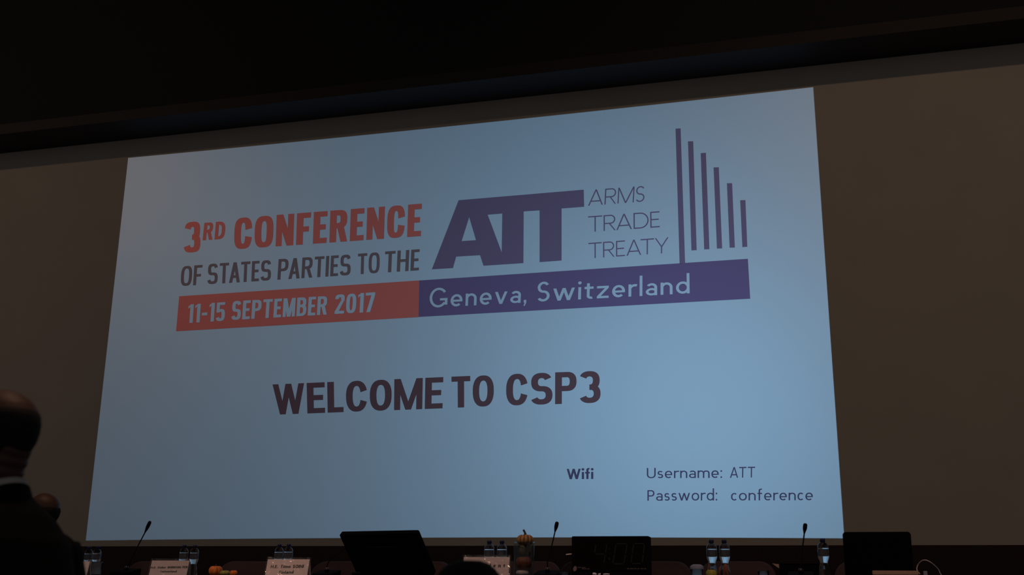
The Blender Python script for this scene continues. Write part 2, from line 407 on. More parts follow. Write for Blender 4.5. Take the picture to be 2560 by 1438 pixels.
for i in range(nseg + 1):
    x = SL[0] + (SL[1] - SL[0]) * i / nseg; bw = BOW * (1 - ((x - cxs) / hxs) ** 2)
    lo.append(b.verts.new((x, WALL_Y - .001, SL[2] + bw))); hi.append(b.verts.new((x, WALL_Y - .001, SL[3] - bw)))
for i in range(nseg): b.faces.new((lo[i], lo[i + 1], hi[i + 1], hi[i]))
sl('picture_field', b, M_s_white)
def ZA(*p): return [(420 + x / 3.879, 480 + y / 3.879) for x, y in p]
def ZB(*p): return [(1030 + x / 2.7655, 300 + y / 2.7655) for x, y in p]
def ZC(*p): return [(660 + x / 2.909, 900 + y / 2.909) for x, y in p]
def ZD(*p): return [(1380 + x / 3.459, 1140 + y / 3.459) for x, y in p]
BOLD = dict(tv=.205, th=.165, n=3.0, gap=.085, diag=1.0, w={'*': .5, 'C': .54, 'O': .57, 'N': .54, 'F': .43, 'E': .42, 'R': .54, '3': .55, 'D': .56})
REG = dict(tv=.15, th=.13, n=2.9, gap=.085, diag=1.05, w={'*': .5, 'O': .56, 'F': .42, 'S': .52, 'T': .47, 'A': .55, 'E': .38, 'P': .50, 'R': .53, 'H': .53}, kern={'TA': -.05, 'AT': -.05, 'PA': -.05})
DATE = dict(tv=.17, th=.145, n=2.9, gap=.085, diag=1.05, w={'*': .48, 'S': .48, 'E': .39, 'P': .49, 'T': .48, 'M': .63, 'B': .50, 'R': .51, '1': .27, '5': .46, '-': .28, '2': .45, '0': .48, '7': .45})
HEAD = dict(tv=.215, th=.165, n=2.4, gap=.085, diag=.86, w={'*': .6, 'W': 1.02, 'E': .58, 'L': .52, 'C': .69, 'O': .71, 'M': .92, 'T': .63, 'S': .70, 'P': .68, '3': .68})
GILL = dict(tv=.075, th=.07, n=2.0, gap=.10, diag=1.1, w={'*': .6, 'A': .93, 'R': .72, 'M': 1.02, 'S': .56, 'T': .85, 'D': .90, 'E': .56, 'Y': .86}, kern={'TR': -.02, 'AT': -.14, 'TY': -.05, 'RA': -.06})
GENE = dict(tv=.125, th=.115, n=2.0, gap=.15, xh=.62, asc=1.03, diag=1.08, w={'*': .5, 'G': .86, 'e': .57, 'n': .53, 'v': .60, 'a': .50, 'S': .56, 'w': .96, 't': .40, 'z': .52, 'r': .34, 'd': .60})
CALB = dict(tv=.19, th=.15, n=2.2, gap=.10, xh=.68, asc=1.06, diag=1.0, w={'*': .5, 'W': 1.22, 'f': .42})
CAL = dict(tv=.115, th=.105, n=2.2, gap=.145, xh=.70, asc=1.10, diag=1.05, w={'*': .55, 'U': .72, 's': .46, 'e': .60, 'r': .36, 'n': .58, 'a': .55, 'm': .98, 'A': .82, 'T': .72, 'P': .60, 'w': .98, 'o': .64, 'd': .62, 'c': .50, 'f': .40}, kern={'AT': -.06})
P1 = plane_y(.0025); P2 = plane_y(.004)
def lettering(name, words, m, place, parent=slide, label=None):
    for s_, st, q in words:
        b = BM(); word(b, s_, st, q, place); o = sl(name, b, m, parent)
        if label: o['label'] = label
def poly_face(bm, pts, place): put(bm, [pts], place)
SUP = dict(BOLD, tv=.19, th=.16, gap=.12)
lettering('headline_word', [('3', BOLD, ZA((150, 592), (310, 581), (320, 283), (165, 295))), ('RD', SUP, ZA((335, 470), (548, 455), (560, 283), (352, 300))),
                            ('CONFERENCE', BOLD, ZA((637, 558), (2452, 428), (2462, 113), (648, 255)))], M_s_orange, P1, slide, 'bold orange word')
lettering('subtitle_word', [('OF', REG, ZA((120, 914), (322, 900), (335, 707), (132, 722))), ('STATES', REG, ZA((380, 896), (995, 857), (1003, 660), (388, 699))),
                            ('PARTIES', REG, ZA((1060, 852), (1768, 806), (1775, 606), (1073, 652))), ('TO', REG, ZA((1838, 799), (2050, 785), (2055, 583), (1843, 600))),
                            ('THE', REG, ZA((2098, 782), (2432, 760), (2441, 555), (2106, 578)))], M_s_brown, P1, slide, 'dark brown word')
b = BM(); poly_face(b, ZA((78, 1352), (2430, 1215), (2440, 858), (108, 1012)), P1)
ban = sl('date_banner', b, M_s_orange); ban['label'] = 'orange red banner with the dates'
lettering('date_word', [('11-15', DATE, ZA((188, 1272), (548, 1250), (560, 1068), (200, 1092))), ('SEPTEMBER', DATE, ZA((612, 1243), (1540, 1190), (1550, 1010), (625, 1060))),
                        ('2017', DATE, ZA((1615, 1184), (2000, 1163), (2010, 973), (1625, 997)))], M_s_white, P2, ban)
b = BM(); poly_face(b, ZB((45, 1362), (2338, 1236), (2322, 960), (50, 1110)), P1)
ban2 = sl('place_banner', b, M_s_violet); ban2['label'] = 'violet banner with the place name'
lettering('place_word', [('Geneva,', GENE, ZB((120, 1300), (790, 1262), (797, 1126), (124, 1164))), ('Switzerland', GENE, ZB((862, 1258), (1920, 1199), (1918, 1063), (868, 1121)))], M_s_white, P2, ban2)
b = BM()
out = ZB((322, 555), (1187, 482), (1190, 600), (1034, 612), (1034, 972), (882, 983), (882, 625), (772, 632), (770, 990), (494, 1008), (470, 935), (305, 945), (283, 1024), (137, 1033))
h1 = ZB((395, 672), (442, 831), (343, 838)); h2 = ZB((523, 655), (624, 647), (620, 915))
pls = [[Vector((x, y, 0)) for x, y in p] for p in (out, h1, h2)]
allp = [p for q in (out, h1, h2) for p in q]
for tri in tessellate_polygon(pls): b.faces.new([b.verts.new(P1(*allp[i])) for i in tri])
sl('acronym_emblem', b, M_s_purple)['label'] = 'heavy joined purple capitals'
lettering('treaty_word', [('ARMS', GILL, ZB((1217, 593), (1605, 564), (1612, 455), (1222, 484))), ('TRADE', GILL, ZB((1217, 775), (1713, 741), (1711, 631), (1217, 667))),
                          ('TREATY', GILL, ZB((1220, 958), (1772, 919), (1773, 811), (1219, 851)))], M_s_purple, P1, slide, 'thin purple word')
for q in (((1850, 992), (1888, 990), (1857, 58), (1822, 60)), ((1932, 902), (1968, 900), (1944, 147), (1908, 148)),
          ((2020, 895), (2056, 893), (2032, 227), (1996, 229)), ((2108, 889), (2144, 888), (2121, 327), (2085, 328)),
          ((2196, 883), (2232, 882), (2213, 437), (2177, 438)), ((2284, 879), (2318, 877), (2305, 554), (2269, 555))):
    b = BM(); poly_face(b, ZB(*q), P1); sl('emblem_bar', b, M_s_purple)['label'] = 'purple upright bar'
lettering('welcome_word', [('WELCOME', HEAD, ZC((70, 399), (1298, 352), (1304, 125), (62, 179))), ('TO', HEAD, ZC((1365, 349), (1670, 336), (1672, 110), (1363, 122))),
                           ('CSP3', HEAD, ZC((1760, 333), (2447, 311), (2447, 79), (1762, 104)))], M_s_plum, P1, slide, 'heavy plum word')
lettering('login_word', [('Wifi', CALB, ZD((127, 202), (357, 199), (357, 110), (127, 113))), ('Username:', CAL, ZD((820, 193), (1470, 190), (1470, 97), (820, 105))),
                         ('ATT', CAL, ZD((1538, 190), (1755, 186), (1756, 94), (1540, 98))), ('Password:', CAL, ZD((825, 388), (1428, 385), (1428, 290), (825, 297))),
                         ('conference', CAL, ZD((1548, 386), (2255, 383), (2255, 290), (1548, 294)))], M_s_navy, P1, slide, 'small dark blue word')

# ------------------------------------------------------------------ head table on the platform
TZ = EYE.z + .098                               # table top
tbl = empty('conference_table', (-3.2, 7.2, .58), 0, 'long dark wooden head table standing on the platform', 'table')
def tb(name, x0, x1, y0, y1, z0, z1, bev=.004):
    b = BM(); box(b, x0 + 3.2, x1 + 3.2, y0 - 7.2, y1 - 7.2, z0 - .58, z1 - .58); return obj(name, b, M_wood, tbl, bevel=bev)
tb('tabletop', -8.6, 2.6, 6.6, 7.72, TZ - .04, TZ)
tb('front_panel', -8.5, 2.5, 6.68, 6.71, .60, TZ - .04)
for x in (-8.5, -5.75, -3.0, -.25, 2.46): tb('support_panel', x, x + .04, 6.71, 7.6, .58, TZ - .04)

# ------------------------------------------------------------------ chairs behind the table
def make_chair(w=.54):
    r = empty('conference_chair')
    b = BM(); rrect(b, -w / 2, w / 2, .44, .885, -.04, .04, .115, (1, 1, 1, 1), n=10)
    for v in b.verts:
        v.co.y += .10 * (v.co.z - .44) / .44 - .16 * (v.co.x / w) ** 2 * 0.6   # leans back, wraps round
    obj('backrest', b, M_chair, r, bevel=.02)
    b = BM(); box(b, -w / 2 + .02, w / 2 - .02, -.52, -.03, .40, .48); obj('seat', b, M_chair, r, bevel=.03)
    for s in (-1, 1):
        b = BM(); loft(b, spline([(s * (w / 2 - .005), -.05, .42), (s * (w / 2 - .005), -.07, .62), (s * (w / 2 - .005), -.14, .66), (s * (w / 2 - .005), -.40, .66), (s * (w / 2 - .02), -.44, .45)], 5), [.014] * 21, 8)
        obj('armrest', b, M_blackp, r, True)
    b = BM(); lathe(b, [(0, .06), (.03, .06), (.03, .40), (0, .40)], 16, Matrix.Translation((0, -.27, 0))); obj('column', b, M_blackm, r, True)
    b = BM()
    for k in range(5):
        a = k * 2 * math.pi / 5; loft(b, [(0, -.27, .075), (.27 * math.cos(a), -.27 + .27 * math.sin(a), .045)], [.022, .014], 8)
    obj('star_base', b, M_blackm, r)
    for k in range(5):
        a = k * 2 * math.pi / 5; b = BM(); ell(b, (.265 * math.cos(a), -.27 + .265 * math.sin(a), .0235), (.0235, .0235, .0235), seg=10); obj('castor', b, M_blackp, r, True)
    return r
ch0 = make_chair()
CH = [(402, 8.33, 0, 'dark red chair behind table, behind the leftmost full name card'),
      (636, 8.33, 4, 'dark red chair behind table, above the orange gourds'),
      (864, 8.33, -3, 'dark red chair behind table, left half hidden by second name card and tilted monitor'),
      (1053, 8.33, 3, 'dark red chair behind table, just right of the tilted monitor'),
      (1318, 8.33, 0, 'dark red chair behind table, behind vase with pumpkin'),
      (1484, 9.15, 0, 'dark red chair turned aside, mostly hidden behind the digital timer'),
      (1636, 8.33, -3, 'dark red chair behind table, at right edge of digital timer'),
      (1843, 8.33, 0, 'dark red chair behind table, behind the capped glass and bottle pair'),
      (2184, 8.33, 0, 'dark red chair behind table, mostly hidden by right laptop')]
for i, (px, Y, rz, lab) in enumerate(CH):
    c = ch0 if i == 0 else copy_tree(ch0)
    p = at(px, 1404, Y); c.location = (p.x, Y - .1, .58); c.rotation_euler.z = math.radians(rz)
    s = (p.z - .58) / .885; c.scale = (1.0, 1.0, s)
    tag(c, lab, 'chair', 'dark red chairs behind the head table')

# ------------------------------------------------------------------ water bottles
def make_bottle():
    r = empty('water_bottle')
    prof = [(0, .004), (.018, .003), (.026, 0), (.0305, .006), (.0315, .03), (.0310, .055), (.027, .075), (.0225, .092), (.0215, .102), (.0235, .110), (.029, .124), (.0322, .136),
            (.0325, .140), (.0325, .1795), (.0318, .1805), (.0325, .182), (.0318, .194), (.028, .206), (.0215, .214), (.0135, .219), (.0125, .222), (.0125, .226), (0, .226)]
    b = BM(); lathe(b, prof, 36); obj('bottle_body', b, M_pet, r, True)
    b = BM(); lathe(b, [(.0331, .142), (.0331, .1795)], 36); obj('paper_label', b, M_label, r, True)
    b = BM(); lathe(b, [(.0128, .2225), (.0152, .2225), (.0152, .239), (.0145, .241), (0, .241)], 28); obj('screw_cap', b, M_cap, r, True)
    return r
bt0 = make_bottle(); BH = .241
BT = [(224, 1367, 'clear water bottle nearest the standing man, left of its pair'), (245, 1366, 'clear water bottle with blue label, right of pair nearest standing man'),
      (461.5, 1363, 'clear water bottle behind right end of leftmost full name card, left of pair'), (488, 1363.5, 'clear water bottle at right end of leftmost full name card, right of pair'),
      (699, 1361, 'clear water bottle behind the middle of second name card, left of pair'), (722.5, 1360.5, 'clear water bottle behind the middle of second name card, right of pair'),
      (1223.5, 1352, 'clear water bottle behind the third name card, left of pair'), (1255, 1352, 'clear water bottle behind the third name card, right of pair'),
      (1778, 1350, 'clear water bottle right behind yellow gourd, left of pair by capped glass'), (1810, 1350, 'clear water bottle in front of red gourd, right of pair'),
      (2056, 1347, 'single clear water bottle left of the right laptop')]
for i, (px, py, lab) in enumerate(BT):
    d = ray(px, py); sY = (TZ + BH - EYE.z) / d.z * d.y
    c = bt0 if i == 0 else copy_tree(bt0)
    p = at(px, py, sY); c.location = (p.x, p.y, TZ); c.rotation_euler.z = i * 1.3
    tag(c, lab, 'bottle', 'water bottles on the head table')

# ------------------------------------------------------------------ name cards in clear sleeves
def name_card(p_l, p_r, Y, lines, label, tilt=13, sheet=0):
    A = at(*p_l, Y); B = at(*p_r, Y); w = B.x - A.x; zt = (A.z + B.z) / 2
    H = (zt - TZ) / math.cos(math.radians(tilt))
    yb = Y - H * math.sin(math.radians(tilt))
    r = empty('name_card', ((A.x + B.x) / 2, yb, TZ), 0, label, 'name card', 'name cards on the head table')
    R_ = Matrix.Rotation(math.radians(-tilt), 4, 'X')
    m_ = .009; top = H - .0135
    b = BM(); box(b, -w / 2 + m_, w / 2 - m_, 0, .0015, .003, top, R_)
    rear = Matrix.Translation((0, 2 * H * math.sin(math.radians(tilt)), 0)) @ Matrix.Rotation(math.radians(tilt), 4, 'X')
    box(b, -w / 2 + m_, w / 2 - m_, -.0015, 0, .003, top, rear)
    obj('paper_tent', b, M_paper, r)
    b = BM(); nx, nz = 24, 10
    g = [[b.verts.new(R_ @ Vector((-w / 2 + w * i / nx, -.0035 - .0012 * math.sin(i * 1.7 + j * 2.1), H * j / nz))) for i in range(nx + 1)] for j in range(nz + 1)]
    for j in range(nz):
        for i in range(nx): b.faces.new((g[j][i], g[j][i + 1], g[j + 1][i + 1], g[j + 1][i]))
    g2 = [b.verts.new(rear @ Vector((x, .003, z))) for x, z in ((-w / 2, 0), (w / 2, 0), (w / 2, H), (-w / 2, H))]
    b.faces.new(g2)
    obj('clear_sleeve', b, M_film, r, True)
    b = BM()
    for s, st, quad in lines:
        def place(px, py):
            d = ray(px, py); n = (R_ @ Vector((0, -1, 0))); o = r.location + R_ @ Vector((0, -.0008, 0))
            t = (o - EYE).dot(n) / d.dot(n); return EYE + d * t - r.location
        word(b, s, st, quad, place)
    if lines: flat('printed_name', b, M_ink, r)
    return r
CARDB = dict(tv=.19, th=.15, n=2.3, gap=.11, xh=.68, asc=1.02, space=.35, diag=1.0, w={'*': .58, 'H': .68, 'E': .56, 'T': .62, 'm': .92, 'S': .6, 'O': .74, 'N': .68, 'F': .54, 'D': .68, 'B': .64, 'U': .66, 'R': .66, 'K': .68, 'A': .7, 'L': .54, 'r': .38, 't': .38, 'w': .86})
def Z7(*p): return [(350 + x / 18.29, 1380 + y / 18.29) for x, y in p]
def Z8(*p): return [(650 + x / 18.29, 1380 + y / 18.29) for x, y in p]
name_card((378.5, 1397.5), (477.5, 1396.5), 6.93,
          [('H.E. Didier BURKHALTER', CARDB, Z7((490, 765), (2170, 735), (2195, 645), (515, 680))),
           ('Switzerland', CARDB, Z7((915, 945), (1665, 930), (1690, 845), (940, 860)))],
          'white two line name card in clear sleeve, left of the orange gourds')
name_card((667.5, 1394.5), (778, 1392.8), 6.93,
          [('H.E. Timo SOINI', CARDB, Z8((480, 745), (1985, 725), (2020, 590), (515, 605))),
           ('Finland', CARDB, Z8((850, 1005), (1520, 985), (1550, 855), (885, 870)))],
          'white name card in clear sleeve between the gourds and tilted monitor')
name_card((1157, 1388.5), (1278, 1387), 6.93,
          [('President', dict(CARDB, gap=.62), [(1164, 1418.5), (1262, 1418.5), (1263, 1409.5), (1165, 1409.5)])],
          'white name card half hidden by dark head of seated person')
name_card((140, 1400), (229, 1398.5), 6.93, [], 'crumpled name card with bright glints at the standing man\'s sleeve')

# ------------------------------------------------------------------ gooseneck microphones
def microphone(head_top, head_low, stem, base, Y, label):
    bz = at(*base, Y)
    r = empty('gooseneck_microphone', (bz.x, Y, TZ), 0, label, 'microphone', 'gooseneck microphones on the head table')
    O = r.location
    b = BM(); box(b, -.075, .075, -.06, .09, 0, .028)
    for v in b.verts:
        if v.co.z > .02: v.co.z += .030 * (v.co.y + .06) / .15
    obj('console_base', b, M_blackp, r, bevel=.006)
    b = BM(); lathe(b, [(0, 0), (.014, 0), (.014, .022), (.009, .028), (0, .028)], 20, Matrix.Translation((0, .02, .045))); obj('collar', b, M_gunm, r, True)
    pts = [Vector((0, .02, .07))] + [at(x, y, Y) - O + Vector((0, .02, 0)) for x, y in stem] + [at(*head_low, Y) - O + Vector((0, .02, 0))]
    sp_ = spline(pts, 6); b = BM(); loft(b, sp_, [.0042] * len(sp_), 10); obj('gooseneck', b, M_blackm, r, True)
    A = at(*head_low, Y) - O + Vector((0, .02, 0)); T = at(*head_top, Y) - O + Vector((0, .02, 0)); D = T - A
    fr = [0, .12, .35, .5, .62, .85, .95, 1.0]; rr = [.0045, .0065, .0105, .0125, .0128, .0125, .010, .004]
    b = BM(); loft(b, [A + D * f for f in fr], rr, 16); obj('mic_head', b, M_blackm, r, True)
    return r
microphone((372, 1302.5), (358, 1332), [(318, 1412), (330, 1385), (346, 1355)], (311, 1430), 7.02, 'black gooseneck microphone leaning right at left end of the projected slide')
microphone((1391.5, 1304), (1385.5, 1330), [(1367, 1402), (1374, 1378), (1381, 1350)], (1367, 1428), 7.02, 'black gooseneck microphone between pumpkin vase and timer')
microphone((2013.5, 1308), (2010.5, 1334), [(2003, 1404), (2004.5, 1380), (2008, 1355)], (2002, 1430), 7.02, 'black gooseneck microphone left of the single bottle by right laptop')
microphone((889, 1347), (873, 1362), [(817, 1408), (829, 1394), (855, 1374)], (814, 1432), 7.25, 'black gooseneck microphone with its head hidden behind the tilted monitor')

# ------------------------------------------------------------------ tilted monitor
def monitor():
    yaw, tilt, w, h = math.radians(12), math.radians(42), .612, .35
    ux = Vector((math.cos(yaw), -math.sin(yaw), 0)); up = Vector((-math.sin(yaw) * math.sin(tilt), -math.cos(yaw) * math.sin(tilt), math.cos(tilt)))
    nrm = ux.cross(up).normalized()            # towards the hall side or away
    TL = at(847.5, 1337, 7.0); O3 = TL - up * h + ux * w / 2
    r = empty('tilted_monitor', (O3.x, O3.y, TZ), 0, 'large black flat monitor tilted over the table, seen from behind', 'monitor')
    back = nrm if nrm.y < 0 else -nrm
    MM = Matrix((( ux.x, -back.x, up.x, O3.x - r.location.x), (ux.y, -back.y, up.y, O3.y - r.location.y), (ux.z, -back.z, up.z, O3.z - r.location.z), (0, 0, 0, 1)))
    b = BM(); rrect(b, -w / 2, w / 2, 0, h, 0, .035, .012, M=MM); obj('housing', b, M_blackp, r, bevel=.004)
    b = BM(); rrect(b, -w / 2 + .015, w / 2 - .015, .02, h - .015, .0351, .0365, .004, M=MM); obj('screen', b, mat('unlit_screen', (.004, .004, .005), .15), r)
    b = BM(); rrect(b, -.13, .13, .03, .26, -.028, 0, .03, M=MM); obj('rear_cover', b, M_blackp, r, bevel=.008)
    # foot and neck
    z0 = O3.z - TZ
    c = MM @ Vector((0, -.01, .14))
    b = BM(); loft(b, [(c.x, c.y + .02, c.z), (c.x, c.y + .16, c.z * .55), (c.x, c.y + .18, .01)], [(.03, .015)] * 3, 12); obj('neck', b, M_blackp, r, True)
    b = BM(); box(b, c.x - .12, c.x + .12, c.y + .08, c.y + .28, 0, .012); obj('foot', b, M_blackp, r, bevel=.004)
monitor()

# ------------------------------------------------------------------ digital timer
def timer():
    Y = 6.9; A = at(1429, 1342, Y); B = at(1622, 1339.5, Y); w = B.x - A.x; zt = (A.z + B.z) / 2; h = zt - TZ
    r = empty('digital_timer', ((A.x + B.x) / 2, Y, TZ), 0, 'black countdown timer box showing faint 4:00 digits', 'timer')
    ry = math.asin((B.z - A.z) / w) * 1.0
    b = BM(); rrect(b, -w / 2, w / 2, .014, h, 0, .09, .008); obj('case', b, M_blackp, r, bevel=.003)
    b = BM(); box(b, -w / 2 + .02, w / 2 - .02, -.004, .0, .05, h - .02); obj('display_window', b, mat('smoked_window', (.003, .003, .003), .6, spec=.04), r)
    for sx in (-1, 1):
        b = BM(); box(b, sx * w * .36 - .02, sx * w * .36 + .02, -.01, .10, 0, .014); obj('foot', b, M_blackp, r)
    md = glow('dim_digit', (.75, .8, .6), .0035); mred = glow('dim_red_dot', (1, .12, .12), .003)
    pl = lambda px, py: at(px, py, Y - .006) - r.location
    def Z(*p): return [(1400 + x / 10.667, 1320 + y / 10.667) for x, y in p]
    def seg(bm, p, q, t=15):
        (x0, y0), (x1, y1) = p, q; dx, dy = x1 - x0, y1 - y0; L = math.hypot(dx, dy); nx, ny = -dy / L * t, dx / L * t
        put(bm, [Z((x0 + nx, y0 + ny), (x1 + nx, y1 + ny), (x1 - nx, y1 - ny), (x0 - nx, y0 - ny))], pl)
    def digit(segs):
        b = BM()
        for s in segs: seg(b, *s)
        flat('lit_digit', b, md, r)
    digit([((955, 455), (922, 670)), ((1245, 455), (1212, 670)), ((945, 700), (1190, 705)), ((1205, 725), (1172, 935))])
    digit([((1510, 425), (1770, 425)), ((1490, 450), (1455, 680)), ((1785, 450), (1750, 680)), ((1450, 715), (1412, 940)), ((1745, 715), (1708, 940)), ((1430, 962), (1680, 962))])
    digit([((1985, 420), (2240, 420)), ((1960, 450), (1930, 680)), ((2250, 450), (2225, 680)), ((1925, 715), (1895, 930)), ((2220, 715), (2190, 930)), ((1930, 955), (2150, 955))])
    b = BM(); put(b, [Z(*[(1325 + 30 * math.cos(k / 12 * 6.2832), 555 + 30 * math.sin(k / 12 * 6.2832)) for k in range(12)])], pl); flat('colon_dot', b, mred, r)
    b = BM(); put(b, [Z(*[(1315 + 26 * math.cos(k / 12 * 6.2832), 825 + 26 * math.sin(k / 12 * 6.2832)) for k in range(12)])], pl); flat('colon_dot', b, md, r)
    mg = mat('grey_badge_print', (.16, .13, .125), .6)
    mg2 = mat('grey_caption_print', (.055, .052, .05), .6)
    b = BM(); put(b, [Z(*[(398 + 50 * math.cos(k / 16 * 6.2832) + 9 * math.sin(-k / 16 * 6.2832), 1090 + 72 * math.sin(k / 16 * 6.2832)) for k in range(16)])], pl)
    flat('maker_badge', b, mg, r)
    for x0, x1, y in ((470, 560, 1058), (575, 680, 1060), (580, 640, 1092), (652, 705, 1094), (716, 785, 1096), (1790, 1850, 1090), (1865, 1960, 1090), (1975, 2040, 1092), (2060, 2120, 1092), (2150, 2230, 1092), (2245, 2300, 1094)):
        b = BM(); put(b, [Z((x0, y + 13), (x1, y + 13), (x1, y - 13), (x0, y - 13))], pl); flat('caption_print', b, mg2, r)
    b = BM()
    for x0, x1, y0, y1 in ((872, 945, 1195, 1245), (945, 972, 1215, 1250), (1010, 1030, 1225, 1250), (1036, 1082, 1212, 1248), (1150, 1178, 1222, 1246), (1186, 1222, 1216, 1246), (1230, 1272, 1216, 1246), (1280, 1318, 1222, 1246)):
        put(b, [Z((x0, y1), (x1, y1), (x1 + 4, y0), (x0 + 4, y0))], pl)
    flat('white_print', b, mat('white_print', (.75, .8, .95), .6), r)
timer()

# ------------------------------------------------------------------ laptops and console at the right
def laptop(x0, x1, ytop, Y, label, tilt=12):
    A = at(x0, ytop, Y); B = at(x1, ytop, Y); w = B.x - A.x; H = (A.z - TZ - .02) / math.cos(math.radians(tilt))
    r = empty('laptop', ((A.x + B.x) / 2, Y + H * math.sin(math.radians(tilt)), TZ), 0, label, 'laptop')
    b = BM(); rrect(b, -w / 2, w / 2, 0, H, 0, .012, .02, (0, 0, 1, 1), Matrix.Translation((0, 0, .02)) @ Matrix.Rotation(math.radians(tilt), 4, 'X'), 8); obj('lid', b, M_blackp, r, bevel=.003)
    b = BM(); box(b, -w / 2, w / 2, .0, .25, 0, .02); obj('keyboard_base', b, M_blackp, r, bevel=.004)
    b = BM(); lathe(b, [(0, -w * .4), (.006, -w * .4), (.006, w * .4), (0, w * .4)], 12, Matrix.Translation((0, 0, .02)) @ Matrix.Rotation(math.pi / 2, 4, 'Y')); obj('hinge', b, M_blackm, r)
    return r
laptop(2106, 2277, 1331, 7.0, 'tall black laptop seen from behind, at right edge of the slide')
def console():
    A = at(1948, 1397, 7.35); B = at(2046, 1397, 7.35); w = B.x - A.x; h = A.z - TZ
    r = empty('desk_console', ((A.x + B.x) / 2, 7.35, TZ), 0, 'low black desk console behind the right microphone', 'console')
    b = BM(); box(b, -w / 2, w / 2, 0, .16, 0, h)
    for v in b.verts:
        if v.co.z > .02 and v.co.y > .1: v.co.z -= .05
    obj('case', b, M_blackp, r, bevel=.006)
    b = BM(); box(b, -w / 2, w / 2, -.006, 0, h - .03, h - .004); obj('grey_strip', b, mat('charcoal_strip', (.011, .011, .011), .7, spec=.1), r)
    Yt = 7.33; q = [at(x, y, Yt) - r.location for x, y in ((1931, 1409), (1947, 1411), (1948, 1421), (1941, 1417))]
    b = BM(); f0 = [b.verts.new(v) for v in q]; f1 = [b.verts.new(v + Vector((0, .02, 0))) for v in q]
    b.faces.new(f0); b.faces.new(f1)
    for k in range(4): b.faces.new((f0[k], f0[(k + 1) % 4], f1[(k + 1) % 4], f1[k]))
    obj('cream_tab', b, M_card, r)['label'] = 'cream paper tab at its left end'
console()

# ------------------------------------------------------------------ glasses
def make_glass():
    r = empty('drinking_glass')
    b = BM(); lathe(b, [(0, .008), (.024, .008), (.027, .012), (.0325, .093), (.034, .095), (.0345, .093), (.029, .003), (.027, 0), (0, 0)], 32); obj('glass_wall', b, M_glass, r, True)
    return r
gl0 = make_glass()
GL = [(243, 1405, 1, 'empty glass in front of bottle pair nearest the standing man'),
      (892, 1430, .45, 'low glass with faint rim beneath the tilted monitor'),
      (1412, 1430, .45, 'low glass with faint rim at the timer\'s left foot'),
      (1908, 1427, .5, 'low glass with faint rim left of black desk console'),
      (1742, 1415, .88, 'upturned glass wearing a white paper cap, left of yellow gourd')]
for i, (px, py, s, lab) in enumerate(GL):
    c = gl0 if i == 0 else copy_tree(gl0)
    d = ray(px, py); sY = 6.8 if s < .6 else min(max((TZ + .095 * s - EYE.z) / d.z * d.y, 6.68), 7.6)
    if s < .6: s = (at(px, py, sY).z - TZ) / .095
    p = at(px, py, sY); c.location = (p.x, sY, TZ); c.scale = (1.0, 1.0, s) if s < .6 else (1.1, 1.1, s)
    tag(c, lab, 'glass', 'drinking glasses on the head table')
    if i == 4:
        b = BM(); lathe(b, [(.037, .070), (.0395, .077), (.0365, .083), (.0385, .088), (.031, .097), (.021, .1035), (.017, .1045), (0, .1045)], 40)
        for k, v in enumerate(b.verts):
            a = math.atan2(v.co.y, v.co.x); v.co.x *= 1 + .03 * math.sin(a * 20); v.co.y *= 1 + .03 * math.sin(a * 20)
        obj('paper_cap', b, M_foil, c, True)

# ------------------------------------------------------------------ gourds, pumpkin and vase
def gourd(px, py, Y, r, hz, m, name, label, ribs=9, depth=.08, stem=.02, z=None, lean=0, group='decorative gourds'):
    """px,py: top of the fruit in the photo"""
    p = at(px, py, Y); zb = TZ if z is None else z
    R = empty(name, (p.x, Y, zb), 0, label, 'gourd' if name != 'striped_pumpkin' else 'pumpkin', group)
    b = BM(); n1, n2 = 54, 18; rows = []
    for j in range(n2 + 1):
        t = math.pi * j / n2; row = []
        for i in range(n1):
            a = 2 * math.pi * i / n1; q = 1 - depth * abs(math.cos(a * ribs / 2)) ** 6 * math.sin(t)
            rr = r * math.sin(t) ** .85 * q; zz = hz / 2 - hz / 2 * math.cos(t) * (1 - .22 * math.cos(t) ** 8)
            row.append(b.verts.new((rr * math.cos(a), rr * math.sin(a), zz)))
        rows.append(row)
    for a, c in zip(rows, rows[1:]):
        for i in range(n1): b.faces.new((a[i], a[(i + 1) % n1], c[(i + 1) % n1], c[i]))
    bmesh.ops.remove_doubles(b, verts=b.verts, dist=1e-6)
    obj('skin', b, m, R, True)
    if stem:
        b = BM(); loft(b, spline([(0, 0, hz * .86), (-.001, 0, hz * .86 + stem * .6), (-lean, 0, hz * .86 + stem * 1.4)], 4), [stem * .34] * 4 + [stem * .26] * 5, 9); obj('stem', b, M_stem, R, True)
    return R
gourd(540, 1417, 6.85, .046, atz(540, 1417, TZ).z * 0 + .075, M_orange, 'decorative_gourd', 'orange ribbed gourd right of the leftmost full name card', 9, .14, .012)
gourd(562, 1431, 6.76, .034, .042, M_green, 'decorative_gourd', 'small green gourd squeezed between two orange gourds', 7, .06, 0)
gourd(584, 1430, 6.86, .026, .045, M_orange, 'decorative_gourd', 'smallest orange gourd right of the small green gourd', 7, .1, 0)
gourd(1778, 1424, 6.85, .033, .064, M_yellow, 'decorative_gourd', 'yellow gourd in front of a water bottle', 7, .04, 0)
gourd(1809, 1411, 7.22, .034, .098, M_red, 'decorative_gourd', 'red orange gourd seen behind a water bottle', 8, .1, 0)
